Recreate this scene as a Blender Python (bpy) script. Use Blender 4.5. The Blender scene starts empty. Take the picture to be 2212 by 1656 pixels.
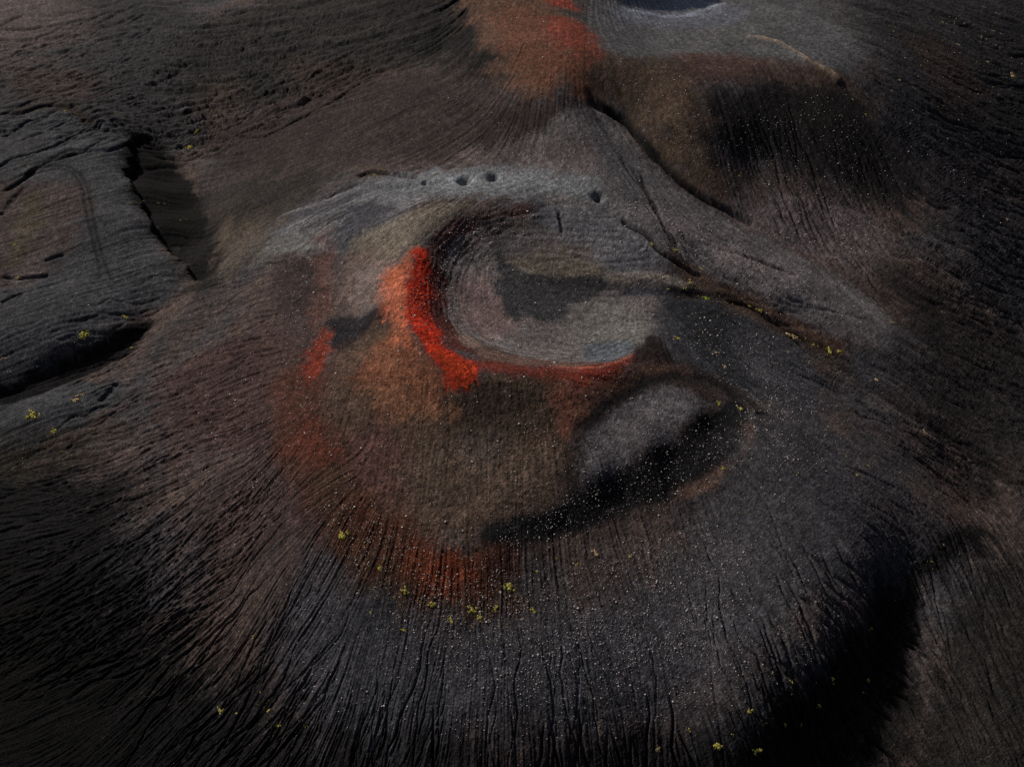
import bpy, math, random
import numpy as np
from mathutils import Vector

# ------------------------------------------------------------------ camera, sky, sun, exposure
scene = bpy.context.scene
col = scene.collection
W, H = 2212.0, 1656.0            # sketch units the layout below was measured in
HFOV = math.radians(62.0)
PITCH = math.radians(42.0)       # camera looks this far below the horizon
CAMZ = 225.0
F = (W / 2) / math.tan(HFOV / 2)

cam_d = bpy.data.cameras.new('camera')
cam = bpy.data.objects.new('camera', cam_d)
col.objects.link(cam)
cam.location = (0, 0, CAMZ)
cam.rotation_euler = (math.pi / 2 - PITCH, 0, 0)
cam_d.sensor_fit = 'HORIZONTAL'
cam_d.angle = HFOV
cam_d.clip_start = 1.0
cam_d.clip_end = 60000.0
scene.camera = cam

SUN_AZ = math.radians(-44.0)     # from +Y towards +X
SUN_EL = math.radians(36.0)
to_sun = Vector((math.sin(SUN_AZ) * math.cos(SUN_EL), math.cos(SUN_AZ) * math.cos(SUN_EL), math.sin(SUN_EL)))
world = bpy.data.worlds.new('World')
scene.world = world
world.use_nodes = True
wn = world.node_tree.nodes
wl = world.node_tree.links
bg = wn['Background']
sky = wn.new('ShaderNodeTexSky')
sky.sky_type = 'NISHITA'
sky.sun_disc = False
sky.sun_elevation = SUN_EL
sky.sun_rotation = SUN_AZ
sky.air_density = 0.6
sky.dust_density = 5.0
sky.ozone_density = 0.3
wl.new(sky.outputs[0], bg.inputs[0])
bg.inputs[1].default_value = 0.05
sun_d = bpy.data.lights.new('sun', 'SUN')
sun_d.energy = 3.4
sun_d.angle = math.radians(3.0)
sun_d.color = (1.0, 0.93, 0.85)
sun = bpy.data.objects.new('sun', sun_d)
col.objects.link(sun)
sun.location = (-300, 300, 400)
sun.rotation_euler = (-to_sun).to_track_quat('-Z', 'Y').to_euler()

scene.view_settings.view_transform = 'Standard'
scene.view_settings.look = 'None'
scene.view_settings.exposure = -0.5
scene.view_settings.gamma = 1.0
scene.view_settings.use_curve_mapping = False
scene.render.engine = 'CYCLES'
scene.cycles.max_bounces = 3
scene.cycles.use_denoising = False

rng = np.random.default_rng(7)
random.seed(7)

# ------------------------------------------------------------------ small maths helpers
SP, CP = math.sin(PITCH), math.cos(PITCH)

def ray(px, py):
    u = (np.asarray(px, float) - W / 2) / F
    v = (np.asarray(py, float) - H / 2) / F
    return u, CP - v * SP, -SP - v * CP          # direction x, y, z

def on_plane(px, py, z):
    dx, dy, dz = ray(px, py)
    t = (np.asarray(z, float) - CAMZ) / dz
    return dx * t, dy * t

def hash2(ix, iy, seed):
    h = (ix.astype(np.uint32) * np.uint32(374761393) + iy.astype(np.uint32) * np.uint32(668265263) + np.uint32((seed * 2246822519) & 0xffffffff))
    h = (h ^ (h >> np.uint32(13))) * np.uint32(1274126177)
    return (h ^ (h >> np.uint32(16)))

def noise(x, y, seed=0):
    x0 = np.floor(x); y0 = np.floor(y)
    fx = (x - x0).astype(np.float32); fy = (y - y0).astype(np.float32)
    ix = x0.astype(np.int64); iy = y0.astype(np.int64)
    def g(ax, ay, dx, dy):
        a = hash2(ax, ay, seed).astype(np.float32) * np.float32(2 * math.pi / 4294967296.0)
        return np.cos(a) * dx + np.sin(a) * dy
    u = fx * fx * fx * (fx * (fx * 6 - 15) + 10); v = fy * fy * fy * (fy * (fy * 6 - 15) + 10)
    a = g(ix, iy, fx, fy); b = g(ix + 1, iy, fx - 1, fy)
    c = g(ix, iy + 1, fx, fy - 1); d = g(ix + 1, iy + 1, fx - 1, fy - 1)
    return ((a + (b - a) * u) * (1 - v) + (c + (d - c) * u) * v) * 1.5

def fbm(x, y, octaves, seed=0, gain=0.5):
    s = 0; a = 1.0
    for o in range(octaves):
        s = s + a * noise(x, y, seed + o)
        x = x * 2.03 + 17.1; y = y * 2.03 - 9.7; a *= gain
    return s

def sstep(a, b, x):
    t = np.clip((x - a) / (b - a), 0, 1)
    return t * t * (3 - 2 * t)

# ------------------------------------------------------------------ terrain grid (plan positions)
REFZ = 25.0
NXC, NYC, SK = 1310, 1000, 36
s_core = np.linspace(-0.10 * W, 1.10 * W, NXC)
t_core = np.linspace(-0.05 * H, 1.13 * H, NYC)
kc = (s_core - W / 2) / F
gy = 1.9 ** np.linspace(0.15, 9, SK)
def grow(last, step, n, far):
    r = np.linspace(0, 1, n + 1)[1:]
    return last + step * (n * r) + (far) * r ** 4
kstep = kc[1] - kc[0]
k_all = np.concatenate([-(grow(-kc[0], kstep, SK, 6.0))[::-1], kc, grow(kc[-1], kstep, SK, 6.0)])
Yc = on_plane(W / 2, t_core, REFZ)[1]                  # decreasing with t
Dc = Yc * CP + (CAMZ - REFZ) * SP                      # depth along the optical axis
ystep_far = Yc[0] - Yc[1]; ystep_near = Yc[-2] - Yc[-1]
Yf = grow(Yc[0], ystep_far, SK, 9000.0)[::-1]
Yn = -grow(-Yc[-1], ystep_near, SK, 900.0)
Y_all = np.concatenate([Yf, Yc, Yn])
D_all = np.maximum(Y_all * CP + (CAMZ - REFZ) * SP, Dc[-1])
NX, NY = len(k_all), len(Y_all)
X = (D_all[:, None] * k_all[None, :])
Y = np.repeat(Y_all[:, None], NX, 1)
CI = slice(SK, SK + NYC); CJ = slice(SK, SK + NXC)

def grid_index(x, y):
    r = np.interp(-np.asarray(y, float), -Y_all, np.arange(NY))
    D = np.interp(r, np.arange(NY), D_all)
    c = np.interp(np.asarray(x, float) / D, k_all, np.arange(NX))
    return r, c

def bil(A, r, c):
    r = np.clip(r, 0, A.shape[0] - 1.001); c = np.clip(c, 0, A.shape[1] - 1.001)
    i = r.astype(np.int32); j = c.astype(np.int32)
    fr = (r - i).astype(np.float32); fc = (c - j).astype(np.float32)
    n = A.shape[1]; A = A.ravel(); q = i * n + j
    return (A[q] * (1 - fc) + A[q + 1] * fc) * (1 - fr) + (A[q + n] * (1 - fc) + A[q + n + 1] * fc) * fr

# ------------------------------------------------------------------ relief: surveyed spot heights (across, down, metres)
CTRL = '''
0,0,20 200,0,22 400,0,26 550,0,34 700,0,46 850,0,60 1000,0,74 1150,0,77 1250,10,74
0,120,21 200,120,22 330,130,24 420,160,25 520,100,32 650,120,42 800,110,54 950,90,66 1080,90,74
0,230,22 120,215,23 250,250,25 330,220,22 420,250,22 500,230,27 600,220,35
1180,60,77 1250,60,78 1290,90,77 1230,140,75 1150,150,72 1060,180,66 1110,210,67 1200,200,70 1290,150,74
900,220,58 750,250,47 620,290,36 520,320,27 460,360,21 850,310,51 1000,280,58 1120,280,61 1250,280,63
700,350,42 600,390,33 520,430,27 480,470,20 1000,350,55 1150,350,56 1250,350,58
100,300,25 220,300,26 280,300,25.5 100,430,22 230,430,23 300,400,22.5 330,470,22 370,560,20.5 250,540,20
330,320,15 370,390,12.5 400,450,11.5 430,520,12.5 440,590,18 430,330,18 470,420,17
0,350,24 0,480,21 0,600,19 120,600,19 250,650,18.5 330,640,17 0,740,17 130,730,17 240,690,17
330,705,13.5 230,775,11 120,815,9.5 20,865,8.5 150,860,12.5 60,890,12 250,860,13 300,800,15
120,960,8 20,1000,5 260,920,12 
420,620,22 500,560,33 560,520,38 450,700,28 520,650,37
780,400,50 870,380,52.5 950,385,54 1070,392,55 1200,405,56 1300,440,54.5 1400,500,51 1450,555,46.5
850,430,52.5 740,450,49 650,490,45 580,560,42.5 600,640,44.5 640,720,46
1145,440,55 1090,452,55 1030,465,55 980,482,55.2 940,508,55.8 910,550,56.5 885,600,57.3 876,645,57.5 885,700,57.3 910,740,57 950,785,56.6 1000,812,56
1060,800,55 1130,800,54.3 1200,804,53.8 1270,803,53 1330,788,52 1375,765,50.5 1405,725,48
1010,500,50.5 965,560,50.2 950,620,49.8 955,680,49.6 985,725,49.4 1050,758,49.2 1130,775,49 1230,782,48.6 1310,770,47.8
1100,500,50.5 1200,500,50.5 1300,520,49.5 1080,570,45.5 1030,620,46 1040,690,45.6 1130,720,44.8 1230,590,44.6 1250,640,43 1250,710,43 1330,620,43 1340,710,44 1300,575,46.5 1180,640,43.6
820,560,51.5 800,640,51 830,720,52 790,500,50 720,540,45.5 720,640,46.5 740,710,47 780,760,50
1450,630,41.5 1550,645,39 1650,680,34.5 1750,735,29.5 1850,795,24.5 2000,900,18 2200,1050,11 1420,660,42
1300,360,57 1400,430,52.5 1500,510,47.5 1600,570,42.5 1700,630,37.5 1800,680,32 1890,735,27.5 1950,700,26.5
1500,570,43 1600,630,37.5 1700,685,32.5
1280,215,66 1360,275,59 1420,350,53.5 1500,420,47.5 1600,475,42 1700,545,37 1900,650,28 2100,770,18 2212,840,12
1350,150,74 1440,180,72 1450,250,66 1520,330,57 1560,400,49 1640,150,73 1550,150,73
1400,100,69 1500,95,69 1600,85,72 1700,105,72.5 1800,165,70 1830,185,67.5 1450,60,66 1550,60,67 1370,60,68 1430,15,60 1500,10,60 1350,15,65 1600,20,67 1700,40,71 1800,80,70
1700,230,64 1850,270,58.5 1620,260,63 1750,350,51 1620,370,50 1900,390,44 1700,440,45 1950,470,37 1820,460,40
2000,200,57 1950,100,62 2100,100,50 2212,0,48 2212,200,38 2212,400,27 2100,300,42 2050,420,38 2100,550,29 2212,600,18 1900,0,66 1950,560,32 2050,650,24
660,800,47.5 650,900,46.5 690,1000,45.5 740,1090,44 850,1165,42.3 950,1195,41.5 1060,1165,41.5 1200,1110,41.5 1300,1060,41 1420,1020,40.5 1540,970,39.5 1610,920,39 1580,850,39
720,800,49 720,900,48.5 800,950,48.5 860,860,52 960,900,51.5 900,1030,46.8 1000,1100,44.3 1100,1000,46.5 1100,880,51 1200,900,49.5 1240,960,47 1230,1040,44 850,800,54
1280,980,45 1320,920,46 1400,870,46 1480,860,45 1500,890,44.5 1400,960,44.6 1300,1010,44.4 1350,830,49 1450,790,47.5 1500,760,42
1330,1060,38.5 1450,1000,38.5 1540,930,38.5 1200,1140,38.5
500,800,36 430,770,29 380,690,23 350,790,19 400,900,25 500,950,32 300,980,16 560,1100,33 400,1130,21 650,1180,36.5 600,1280,29.5 720,1330,30.5 850,1280,36.5 950,1330,34.5 1080,1290,36 1300,1230,34.5 1500,1150,33.5 1650,1060,36 1740,980,35 1740,880,33 1650,800,34 1560,750,36.5
950,1500,26 1200,1450,28.5 1200,1600,21.5 1450,1380,27.5 1500,1550,19 1700,1280,30.5 1800,1130,32 1650,1450,25.5 1850,1270,27 1700,1550,19 1600,1560,21 1780,1420,24 1880,1200,27.5 1870,1350,23 700,1480,21 600,1420,20 500,1350,17.5 800,1600,17 300,1200,12.5 200,1350,7.5 0,1250,3 100,1550,2 400,1560,8.5 0,1100,4 1000,1640,19
1950,1050,25 2040,1130,20 1975,1240,16.5 1950,1340,14 1890,1450,12 1800,1600,10.5 2100,1200,15 2050,1330,14 2000,1450,13.5 1960,1560,10.5 2150,1400,13 2080,1500,12 2130,1620,11 2212,1250,10 2212,1500,12 2150,1080,6
1100,1850,9 600,1850,4 1700,1850,-1 -250,1200,0 -250,1750,-2 -250,800,10 -250,400,21 -250,0,19 2450,1600,9 2450,1200,8 2450,900,5 2450,500,14 2450,100,30 2200,1850,5 200,1850,-1
1100,-70,78 800,-90,62 500,-90,34 0,-90,22 1430,-25,60 1530,-40,64 1650,-70,72 2000,-70,60 2350,-70,40 1300,-50,72
'''
pts = np.array([[float(q) for q in p.split(',')] for p in CTRL.split()])
cx, cy = on_plane(pts[:, 0], pts[:, 1], pts[:, 2])
cz = pts[:, 2]
SCL = 100.0
P = np.stack([cx, cy], 1) / SCL

def tps_k(r2):
    return np.where(r2 > 1e-12, 0.5 * r2 * np.log(np.maximum(r2, 1e-12)), 0.0)
n = len(P)
r2 = ((P[:, None] - P[None]) ** 2).sum(-1)
A = np.zeros((n + 3, n + 3))
A[:n, :n] = tps_k(r2) + np.eye(n) * 0.0015
A[:n, n] = 1; A[:n, n + 1:] = P; A[n, :n] = 1; A[n + 1:, :n] = P.T
wts = np.linalg.solve(A, np.concatenate([cz, np.zeros(3)]))

# inside the surveyed area; outside it the land settles to a rolling black-sand plain
inside = np.ones((NY, NX), np.float32)
rr, cc = np.arange(NY)[:, None], np.arange(NX)[None]
mg = 30.0
ed = np.maximum(np.maximum(SK - rr, rr - (SK + NYC - 1)), np.maximum(SK - cc, cc - (SK + NXC - 1)))
inside = 1 - sstep(0.0, 34.0, ed.astype(np.float32))
h = np.zeros((NY, NX), np.float32)
xq = (np.clip(X, -900, 900) / SCL).astype(np.float32); yq = (np.clip(Y, 0, 1200) / SCL).astype(np.float32)
act = inside > 0.001
xa, ya = xq[act], yq[act]
ha = np.full(xa.shape, wts[n], np.float32) + np.float32(wts[n + 1]) * xa + np.float32(wts[n + 2]) * ya
for i in range(n):
    q2 = (xa - np.float32(P[i, 0])) ** 2 + (ya - np.float32(P[i, 1])) ** 2
    ha += np.float32(0.5 * wts[i]) * q2 * np.log(q2 + np.float32(1e-9))
h[act] = ha
far = 8 + 22 * fbm(X / 420.0, Y / 420.0, 3, 91)
far = far + 60 * sstep(1500, 5000, np.hypot(X, Y)) * np.maximum(0, fbm(X / 2500.0, Y / 2500.0, 3, 95))
h = (h * inside + far * (1 - inside)).astype(np.float32)
h0 = h.copy()

def at(px, py):
    """where the sight line through a sketch point meets the ground"""
    px = np.atleast_1d(np.asarray(px, float)); py = np.atleast_1d(np.asarray(py, float))
    dx, dy, dz = ray(px, py)
    t0 = (100.0 - CAMZ) / dz; t1 = (-40.0 - CAMZ) / dz
    lo = t0.copy(); hi = t1.copy(); found = np.zeros(len(px), bool)
    for k in range(1, 141):
        t = t0 + (t1 - t0) * k / 140.0
        r, c = grid_index(dx * t, dy * t)
        under = (CAMZ + dz * t) < bil(h0, r, c)
        new = under & ~found
        hi[new] = t[new]; lo[new] = (t0 + (t1 - t0) * (k - 1) / 140.0)[new]
        found |= under
    for k in range(14):
        m = (lo + hi) / 2
        r, c = grid_index(dx * m, dy * m)
        under = (CAMZ + dz * m) < bil(h0, r, c)
        hi = np.where(under, m, hi); lo = np.where(under, lo, m)
    return dx * hi, dy * hi

def unit_at(x, y):
    return (math.hypot(math.hypot(x, y), CAMZ - 35)) / F      # metres per sketch unit there

def parse(s):
    a = np.array([[float(q) for q in p.split(',')] for p in s.split()])
    return a[:, 0], a[:, 1]

def seg_dist(xs, ys, lx, ly, closed=False):
    d = np.full(xs.shape, 1e9, np.float32); tt = np.zeros(xs.shape, np.float32)
    m = len(lx); cnt = m if closed else m - 1
    for i in range(cnt):
        ax, ay = lx[i], ly[i]; bx, by = lx[(i + 1) % m], ly[(i + 1) % m]
        ex, ey = bx - ax, by - ay
        L = ex * ex + ey * ey + 1e-9
        t = np.clip(((xs - ax) * ex + (ys - ay) * ey) / L, 0, 1)
        q = (xs - ax - t * ex) ** 2 + (ys - ay - t * ey) ** 2
        w = q < d
        d = np.where(w, q, d); tt = np.where(w, (i + t) / cnt, tt)
    return np.sqrt(d), tt

def in_poly(xs, ys, lx, ly):
    r = np.zeros(xs.shape, bool); m = len(lx); j = m - 1
    for i in range(m):
        if ly[i] != ly[j]:
            r ^= ((ly[i] > ys) != (ly[j] > ys)) & (xs < (lx[j] - lx[i]) * (ys - ly[i]) / (ly[j] - ly[i]) + lx[i])
        j = i
    return r

def smooth_line(lx, ly, closed, k=6):
    m = len(lx)
    if m < 3: return lx, ly
    P4 = np.stack([lx, ly], 1)
    if closed: Q = np.concatenate([P4[-1:], P4, P4[:2]])
    else: Q = np.concatenate([2 * P4[:1] - P4[1:2], P4, 2 * P4[-1:] - P4[-2:-1]])
    out = []
    for i in range(1, len(Q) - 2):
        for t in np.arange(k) / k:
            a, b, c, d = Q[i - 1], Q[i], Q[i + 1], Q[i + 2]
            out.append(0.5 * (2 * b + (c - a) * t + (2 * a - 5 * b + 4 * c - d) * t * t + (3 * b - a - 3 * c + d) * t ** 3))
    if not closed: out.append(P4[-1])
    out = np.array(out)
    return out[:, 0], out[:, 1]

# plan-position wobble used to fray every boundary
WX1 = (fbm(X / 9.0, Y / 9.0, 4, 11)).astype(np.float32); WY1 = (fbm(X / 9.0, Y / 9.0, 4, 23)).astype(np.float32)

def window(lx, ly, margin):
    ys = np.where((Y_all > ly.min() - margin) & (Y_all < ly.max() + margin))[0]
    if len(ys) == 0: return None
    r0, r1 = ys[0], ys[-1] + 1
    Dm = D_all[r0:r1]
    kmin = ((lx.min() - margin) / Dm).min(); kmax = ((lx.max() + margin) / Dm).max()
    c = np.where((k_all > kmin) & (k_all < kmax))[0]
    if len(c) == 0: return None
    return slice(r0, r1), slice(c[0], c[-1] + 1)

fray = None
def region(s, feather, warp=1.0, dense=3):
    """soft mask of a patch of ground; feather and warp in sketch units"""
    px, py = parse(s)
    lx, ly = at(px, py)
    u = unit_at(lx.mean(), ly.mean())
    lx, ly = smooth_line(lx, ly, True, dense)
    f = feather * u; wv = warp * u
    win = window(lx, ly, f + 2 * wv + 1)
    if win is None: return None, None
    xs = X[win] + WX1[win] * wv; ys = Y[win] + WY1[win] * wv
    d, _ = seg_dist(xs, ys, lx, ly, True)
    sd = np.where(in_poly(xs, ys, lx, ly), -d, d)
    if fray is not None: sd = sd + f * fray[win]
    return win, (1 - sstep(-f, f, sd)).astype(np.float32)

def stroke(s, width, feather, warp=0.5, dense=4):
    px, py = parse(s)
    lx, ly = at(px, py)
    u = unit_at(lx.mean(), ly.mean())
    lx, ly = smooth_line(lx, ly, False, dense)
    f = feather * u; w = width * u / 2; wv = warp * u
    win = window(lx, ly, f + w + 2 * wv + 1)
    if win is None: return None, None
    xs = X[win] + WX1[win] * wv; ys = Y[win] + WY1[win] * wv
    d, t = seg_dist(xs, ys, lx, ly)
    taper = sstep(0, 0.12, t) * sstep(0, 0.12, 1 - t)
    return win, (np.exp(-np.maximum(d - w, 0) ** 2 / (f * f)) * taper).astype(np.float32)

# ------------------------------------------------------------------ relief: run-off streaks following the fall of the slope
hc = h0[CI, CJ].astype(np.float32)
xc, yc = X[CI, CJ].astype(np.float32), Y[CI, CJ].astype(np.float32)
bumps = 2.2 * fbm(xc / 26.0, yc / 26.0, 3, 41) + 0.5 * noise(xc / 4.0, yc / 4.0, 47)
def index_flow(hh):
    di = np.gradient(hh, axis=1); dj = np.gradient(hh, axis=0)
    dk = (kc[1] - kc[0]); D = Dc[:, None]
    dY = np.gradient(Yc)[:, None]; dD = np.gradient(Dc)[:, None]
    hx = di / (dk * D); hy = (dj - hx * kc[None] * dD) / dY
    vx, vy = -hx, -hy
    m = np.sqrt(vx * vx + vy * vy) + 1e-6
    vx, vy = vx / m, vy / m
    vj = vy / dY                                   # rows per metre
    vi = (vx - kc[None] * (dD / dY) * vy) / (D * dk)
    mm = np.sqrt(vi * vi + vj * vj) + 1e-6
    return (vj / mm).astype(np.float32), (vi / mm).astype(np.float32), m.astype(np.float32)
# main run-off directions (from, to), read off the ground; blended into a field with a little of the real fall line
GUIDES = '''
640,720,430,765 622,885,395,970 734,1026,452,1223 706,1280,480,1619 932,1393,876,1647 1080,1250,1075,1640 1200,1300,1215,1640
1288,1264,1348,1437 1348,1437,1375,1655 1480,1130,1540,1330 1634,1121,1760,1290 1760,1000,1900,1110 1741,812,1891,896 1900,880,2120,1030
1600,1400,1690,1560 1800,1250,1900,1400 1874,10,2208,140 1920,180,2180,330 2000,420,2212,545 1950,600,2200,760 1820,560,1960,680 2000,760,2212,900
734,17,367,50 734,90,400,125 634,183,434,225 600,300,367,330 1038,200,771,330 900,200,560,310 850,60,600,110 300,60,0,110 250,180,0,230
560,560,420,610 600,640,430,690 640,790,380,860 560,470,470,520 850,430,640,510
300,330,0,400 350,560,100,640 200,700,0,760 200,860,0,930 395,1195,56,1421 300,1000,0,1080 500,1450,330,1640 150,1450,-100,1560
1650,220,1710,400 1800,230,1900,420 1900,300,2000,420 1560,250,1600,400 2060,1330,2200,1620 2150,1150,2212,1250
1300,300,1420,470 1450,480,1700,640 1700,640,1880,740 1400,150,1500,330 860,850,850,1090 1100,850,1090,1110 1200,50,1190,190 1100,60,1050,190
950,640,990,730 990,730,1130,780 1130,780,1300,775 1000,520,950,620 1150,470,1010,520 1050,590,1060,680 1060,680,1150,730 1150,730,1280,730 1330,520,1180,510 1180,560,1100,570 1400,600,1300,600 1390,640,1390,720 1300,650,1200,640 870,480,770,560
1500,660,1650,740 1640,800,1760,900 700,1000,640,1060 780,1120,720,1230 900,1200,880,1330 1000,1180,1000,1330 700,520,690,690 720,740,690,960 800,600,740,700
'''
G = np.array([[float(q) for q in p.split(',')] for p in GUIDES.split()])
ga = np.stack(grid_index(*at(G[:, 0], G[:, 1])), 1) - SK; gb = np.stack(grid_index(*at(G[:, 2], G[:, 3])), 1) - SK
CS = 10
rr_c, cc_c = np.mgrid[0:NYC + CS:CS, 0:NXC + CS:CS].astype(np.float32)
num_r = np.zeros_like(rr_c); num_c = np.zeros_like(rr_c)
for i in range(len(G)):
    d = gb[i] - ga[i]; L2 = d @ d
    t = np.clip(((rr_c - ga[i, 0]) * d[0] + (cc_c - ga[i, 1]) * d[1]) / L2, 0, 1)
    q2 = (rr_c - ga[i, 0] - t * d[0]) ** 2 + (cc_c - ga[i, 1] - t * d[1]) ** 2
    wgt = 1.0 / (q2 + 150.0) ** 1.6
    num_r += wgt * d[0] / math.sqrt(L2); num_c += wgt * d[1] / math.sqrt(L2)
mg_ = np.sqrt(num_r ** 2 + num_c ** 2) + 1e-12
num_r /= mg_; num_c /= mg_
R0, C0 = np.mgrid[0:NYC, 0:NXC].astype(np.float32)
fr = bil(num_r, R0 / CS, C0 / CS); fc_ = bil(num_c, R0 / CS, C0 / CS)
gr_, gc_, slope = index_flow(hc + bumps)
fr = 0.95 * fr + 0.05 * gr_; fc_ = 0.95 * fc_ + 0.05 * gc_
wang = 0.12 * fbm(C0 / 46.0, R0 / 46.0, 2, 53) + 0.06 * noise(C0 / 13.0, R0 / 13.0, 57)
fr, fc_ = fr * np.cos(wang) - fc_ * np.sin(wang), fc_ * np.cos(wang) + fr * np.sin(wang)
mg_ = np.sqrt(fr ** 2 + fc_ ** 2) + 1e-6
fr = np.ascontiguousarray((fr / mg_).astype(np.float32)); fc_ = np.ascontiguousarray((fc_ / mg_).astype(np.float32))
frf, fcf = fr.ravel(), fc_.ravel()

def along(src, steps, hstep=1.0):
    acc = src.copy()
    for sgn in (1, -1):
        r, c = R0.copy(), C0.copy()
        for k in range(steps):
            i = np.clip(r + 0.5, 0, NYC - 1).astype(np.int32); j = np.clip(c + 0.5, 0, NXC - 1).astype(np.int32)
            q = i * NXC + j
            r += sgn * hstep * frf[q]; c += sgn * hstep * fcf[q]
            acc += bil(src, r, c)
    acc -= acc.mean(); acc /= acc.std()
    return acc

def blur(a, k):
    for _ in range(2):
        c = np.cumsum(np.pad(a, ((0, 0), (k + 1, k)), mode='edge'), 1); a = (c[:, 2 * k + 1:] - c[:, :-2 * k - 1]) / (2 * k + 1)
        c = np.cumsum(np.pad(a, ((k + 1, k), (0, 0)), mode='edge'), 0); a = (c[2 * k + 1:] - c[:-2 * k - 1]) / (2 * k + 1)
    return a
w1 = rng.standard_normal((NYC, NXC)).astype(np.float32)
streak_f = along(w1, 24, 1.2)
streak_m = along(blur(rng.standard_normal((NYC, NXC)), 2).astype(np.float32), 26, 2.4)

# rills: single runnels that wander downhill and widen
def trace_rills(seeds, lengths, depth, width):
    g = np.zeros((NYC, NXC), np.float32)
    ns = len(seeds)
    r = seeds[:, 0].astype(np.float32).copy(); c = seeds[:, 1].astype(np.float32).copy()
    wob = rng.uniform(0, 6.28, ns)
    T = int(lengths.max())
    K = 4
    oy, ox = np.mgrid[-K:K + 1, -K:K + 1]
    for k in range(T):
        live = (k < lengths) & (r > K) & (r < NYC - K - 2) & (c > K) & (c < NXC - K - 2)
        if not live.any(): break
        i = np.clip(r + 0.5, 0, NYC - 1).astype(np.int32); j = np.clip(c + 0.5, 0, NXC - 1).astype(np.int32)
        wob = wob + rng.normal(0, 0.35, ns)
        a = 0.30 * np.sin(wob)
        vr, vc = fr[i, j], fc_[i, j]
        r = r + vr * np.cos(a) - vc * np.sin(a); c = c + vc * np.cos(a) + vr * np.sin(a)
        f = k / lengths
        amp = depth * np.minimum(1, f * 5) * np.minimum(1, (1 - f) * 6)
        wd = width * (0.55 + 0.5 * f)
        L = np.where(live)[0]
        ri, ci = np.floor(r[L]).astype(int), np.floor(c[L]).astype(int)
        dy = oy[None] + ri[:, None, None] - r[L][:, None, None]; dx = ox[None] + ci[:, None, None] - c[L][:, None, None]
        val = amp[L][:, None, None] * np.exp(-(dx * dx + dy * dy) / (wd[L][:, None, None] ** 2))
        np.maximum.at(g, (ri[:, None, None] + oy[None] + 0 * dy.astype(int), ci[:, None, None] + ox[None] + 0 * dx.astype(int)), val.astype(np.float32))
    return g

def core_rc(px, py):
    x, y = at(px, py)
    r, c = grid_index(x, y)
    return np.stack([r - SK, c - SK], 1)

def scatter_poly(s, cnt):
    px, py = parse(s)
    out = []
    while len(out) < cnt:
        x = rng.uniform(px.min(), px.max(), 400); y = rng.uniform(py.min(), py.max(), 400)
        ok = in_poly(x, y, px, py)
        out += list(zip(x[ok], y[ok]))
    out = np.array(out[:cnt])
    return out[:, 0], out[:, 1]

rill = np.zeros((NYC, NXC), np.float32)
for poly, cnt, l0, l1, d0, d1, wd in (
    ('650,1020 740,1130 900,1240 1100,1270 1300,1200 1500,1120 1620,1010 1700,1100 1500,1300 1200,1420 900,1420 650,1300 560,1150', 46, 150, 460, 0.3, 1.0, 1.0),
    ('620,800 660,900 700,1050 560,1200 420,1150 430,1000 500,850', 150, 140, 380, 0.2, 0.75, 0.9),
    ('500,1150 700,1250 900,1400 900,1550 600,1500 420,1350', 50, 100, 280, 0.3, 1.0, 1.05),
    ('560,560 640,680 620,800 500,800 430,680 480,600', 110, 60, 240, 0.25, 0.8, 0.95),
    ('1300,300 1420,420 1560,520 1480,560 1350,470 1280,380', 10, 150, 300, 0.5, 1.0, 1.3),
    ('1650,800 1760,860 1780,1000 1700,1080 1850,1150 2000,1000 1850,850', 40, 160, 400, 0.25, 0.7, 1.3),
    ('1700,1150 1820,1130 1900,1200 1800,1380 1650,1500 1550,1560 1600,1400', 60, 80, 200, 0.7, 1.8, 1.7),
    ('1900,0 2212,0 2212,500 2100,600 1980,450 1950,200', 100, 220, 520, 0.5, 1.5, 1.3),
    ('1900,500 2100,600 2212,700 2212,1050 2050,950 1900,760', 70, 200, 450, 0.4, 1.2, 1.5),
    ('450,30 850,0 950,90 850,180 600,200 430,150', 190, 180, 460, 0.6, 2.0, 1.0),
    ('350,180 520,160 560,300 480,330 400,330', 60, 60, 180, 0.9, 2.2, 1.3),
    ('1540,230 1700,200 1830,210 1900,330 1780,400 1620,330', 50, 60, 170, 0.3, 0.9, 1.3),
    ('880,1480 1100,1500 1450,1470 1500,1600 1200,1640 850,1640', 14, 80, 200, 1.0, 2.6, 1.9),
    ('2060,1250 2212,1200 2212,1600 2050,1600', 10, 120, 300, 0.3, 0.9, 3.0),
):
    px, py = scatter_poly(poly, cnt)
    sd = core_rc(px, py)
    rill = np.maximum(rill, trace_rills(sd, rng.uniform(l0, l1, cnt), rng.uniform(d0, d1, cnt), rng.uniform(0.8, 1.3, cnt) * wd))

# how strongly each part of the ground is streaked
amp = np.full((NY, NX), 0.11, np.float32)
ampm = np.full((NY, NX), 0.08, np.float32)
def setv(arr, s, v, feather, warp=20):
    win, m = region(s, feather, warp)
    if win is not None: arr[win] = arr[win] * (1 - m) + v * m
LEFTF = '430,560 540,510 560,560 570,680 590,780 590,900 620,1010 520,1200 420,1400 150,1450 -200,1400 -200,1050 200,980 320,760 380,680'
TOPF = '380,60 700,-60 980,-60 980,60 850,170 600,270 520,330 400,340 330,200'
RIGHTF = '1900,-60 2500,-60 2500,1200 2100,1100 1900,900 1700,820 1800,760 2000,760 1950,560 1980,400 1900,200'
setv(amp, LEFTF, 0.20, 50); setv(ampm, LEFTF, 0.10, 50)
setv(amp, TOPF, 0.60, 40); setv(ampm, TOPF, 0.42, 40)
setv(amp, RIGHTF, 0.24, 60); setv(ampm, RIGHTF, 0.28, 60)
BOT = '1700,1100 1900,1150 2000,1200 1900,1600 1500,1700 400,1700 300,1500 500,1400 700,1450 1000,1560 1400,1560 1650,1400'
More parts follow.
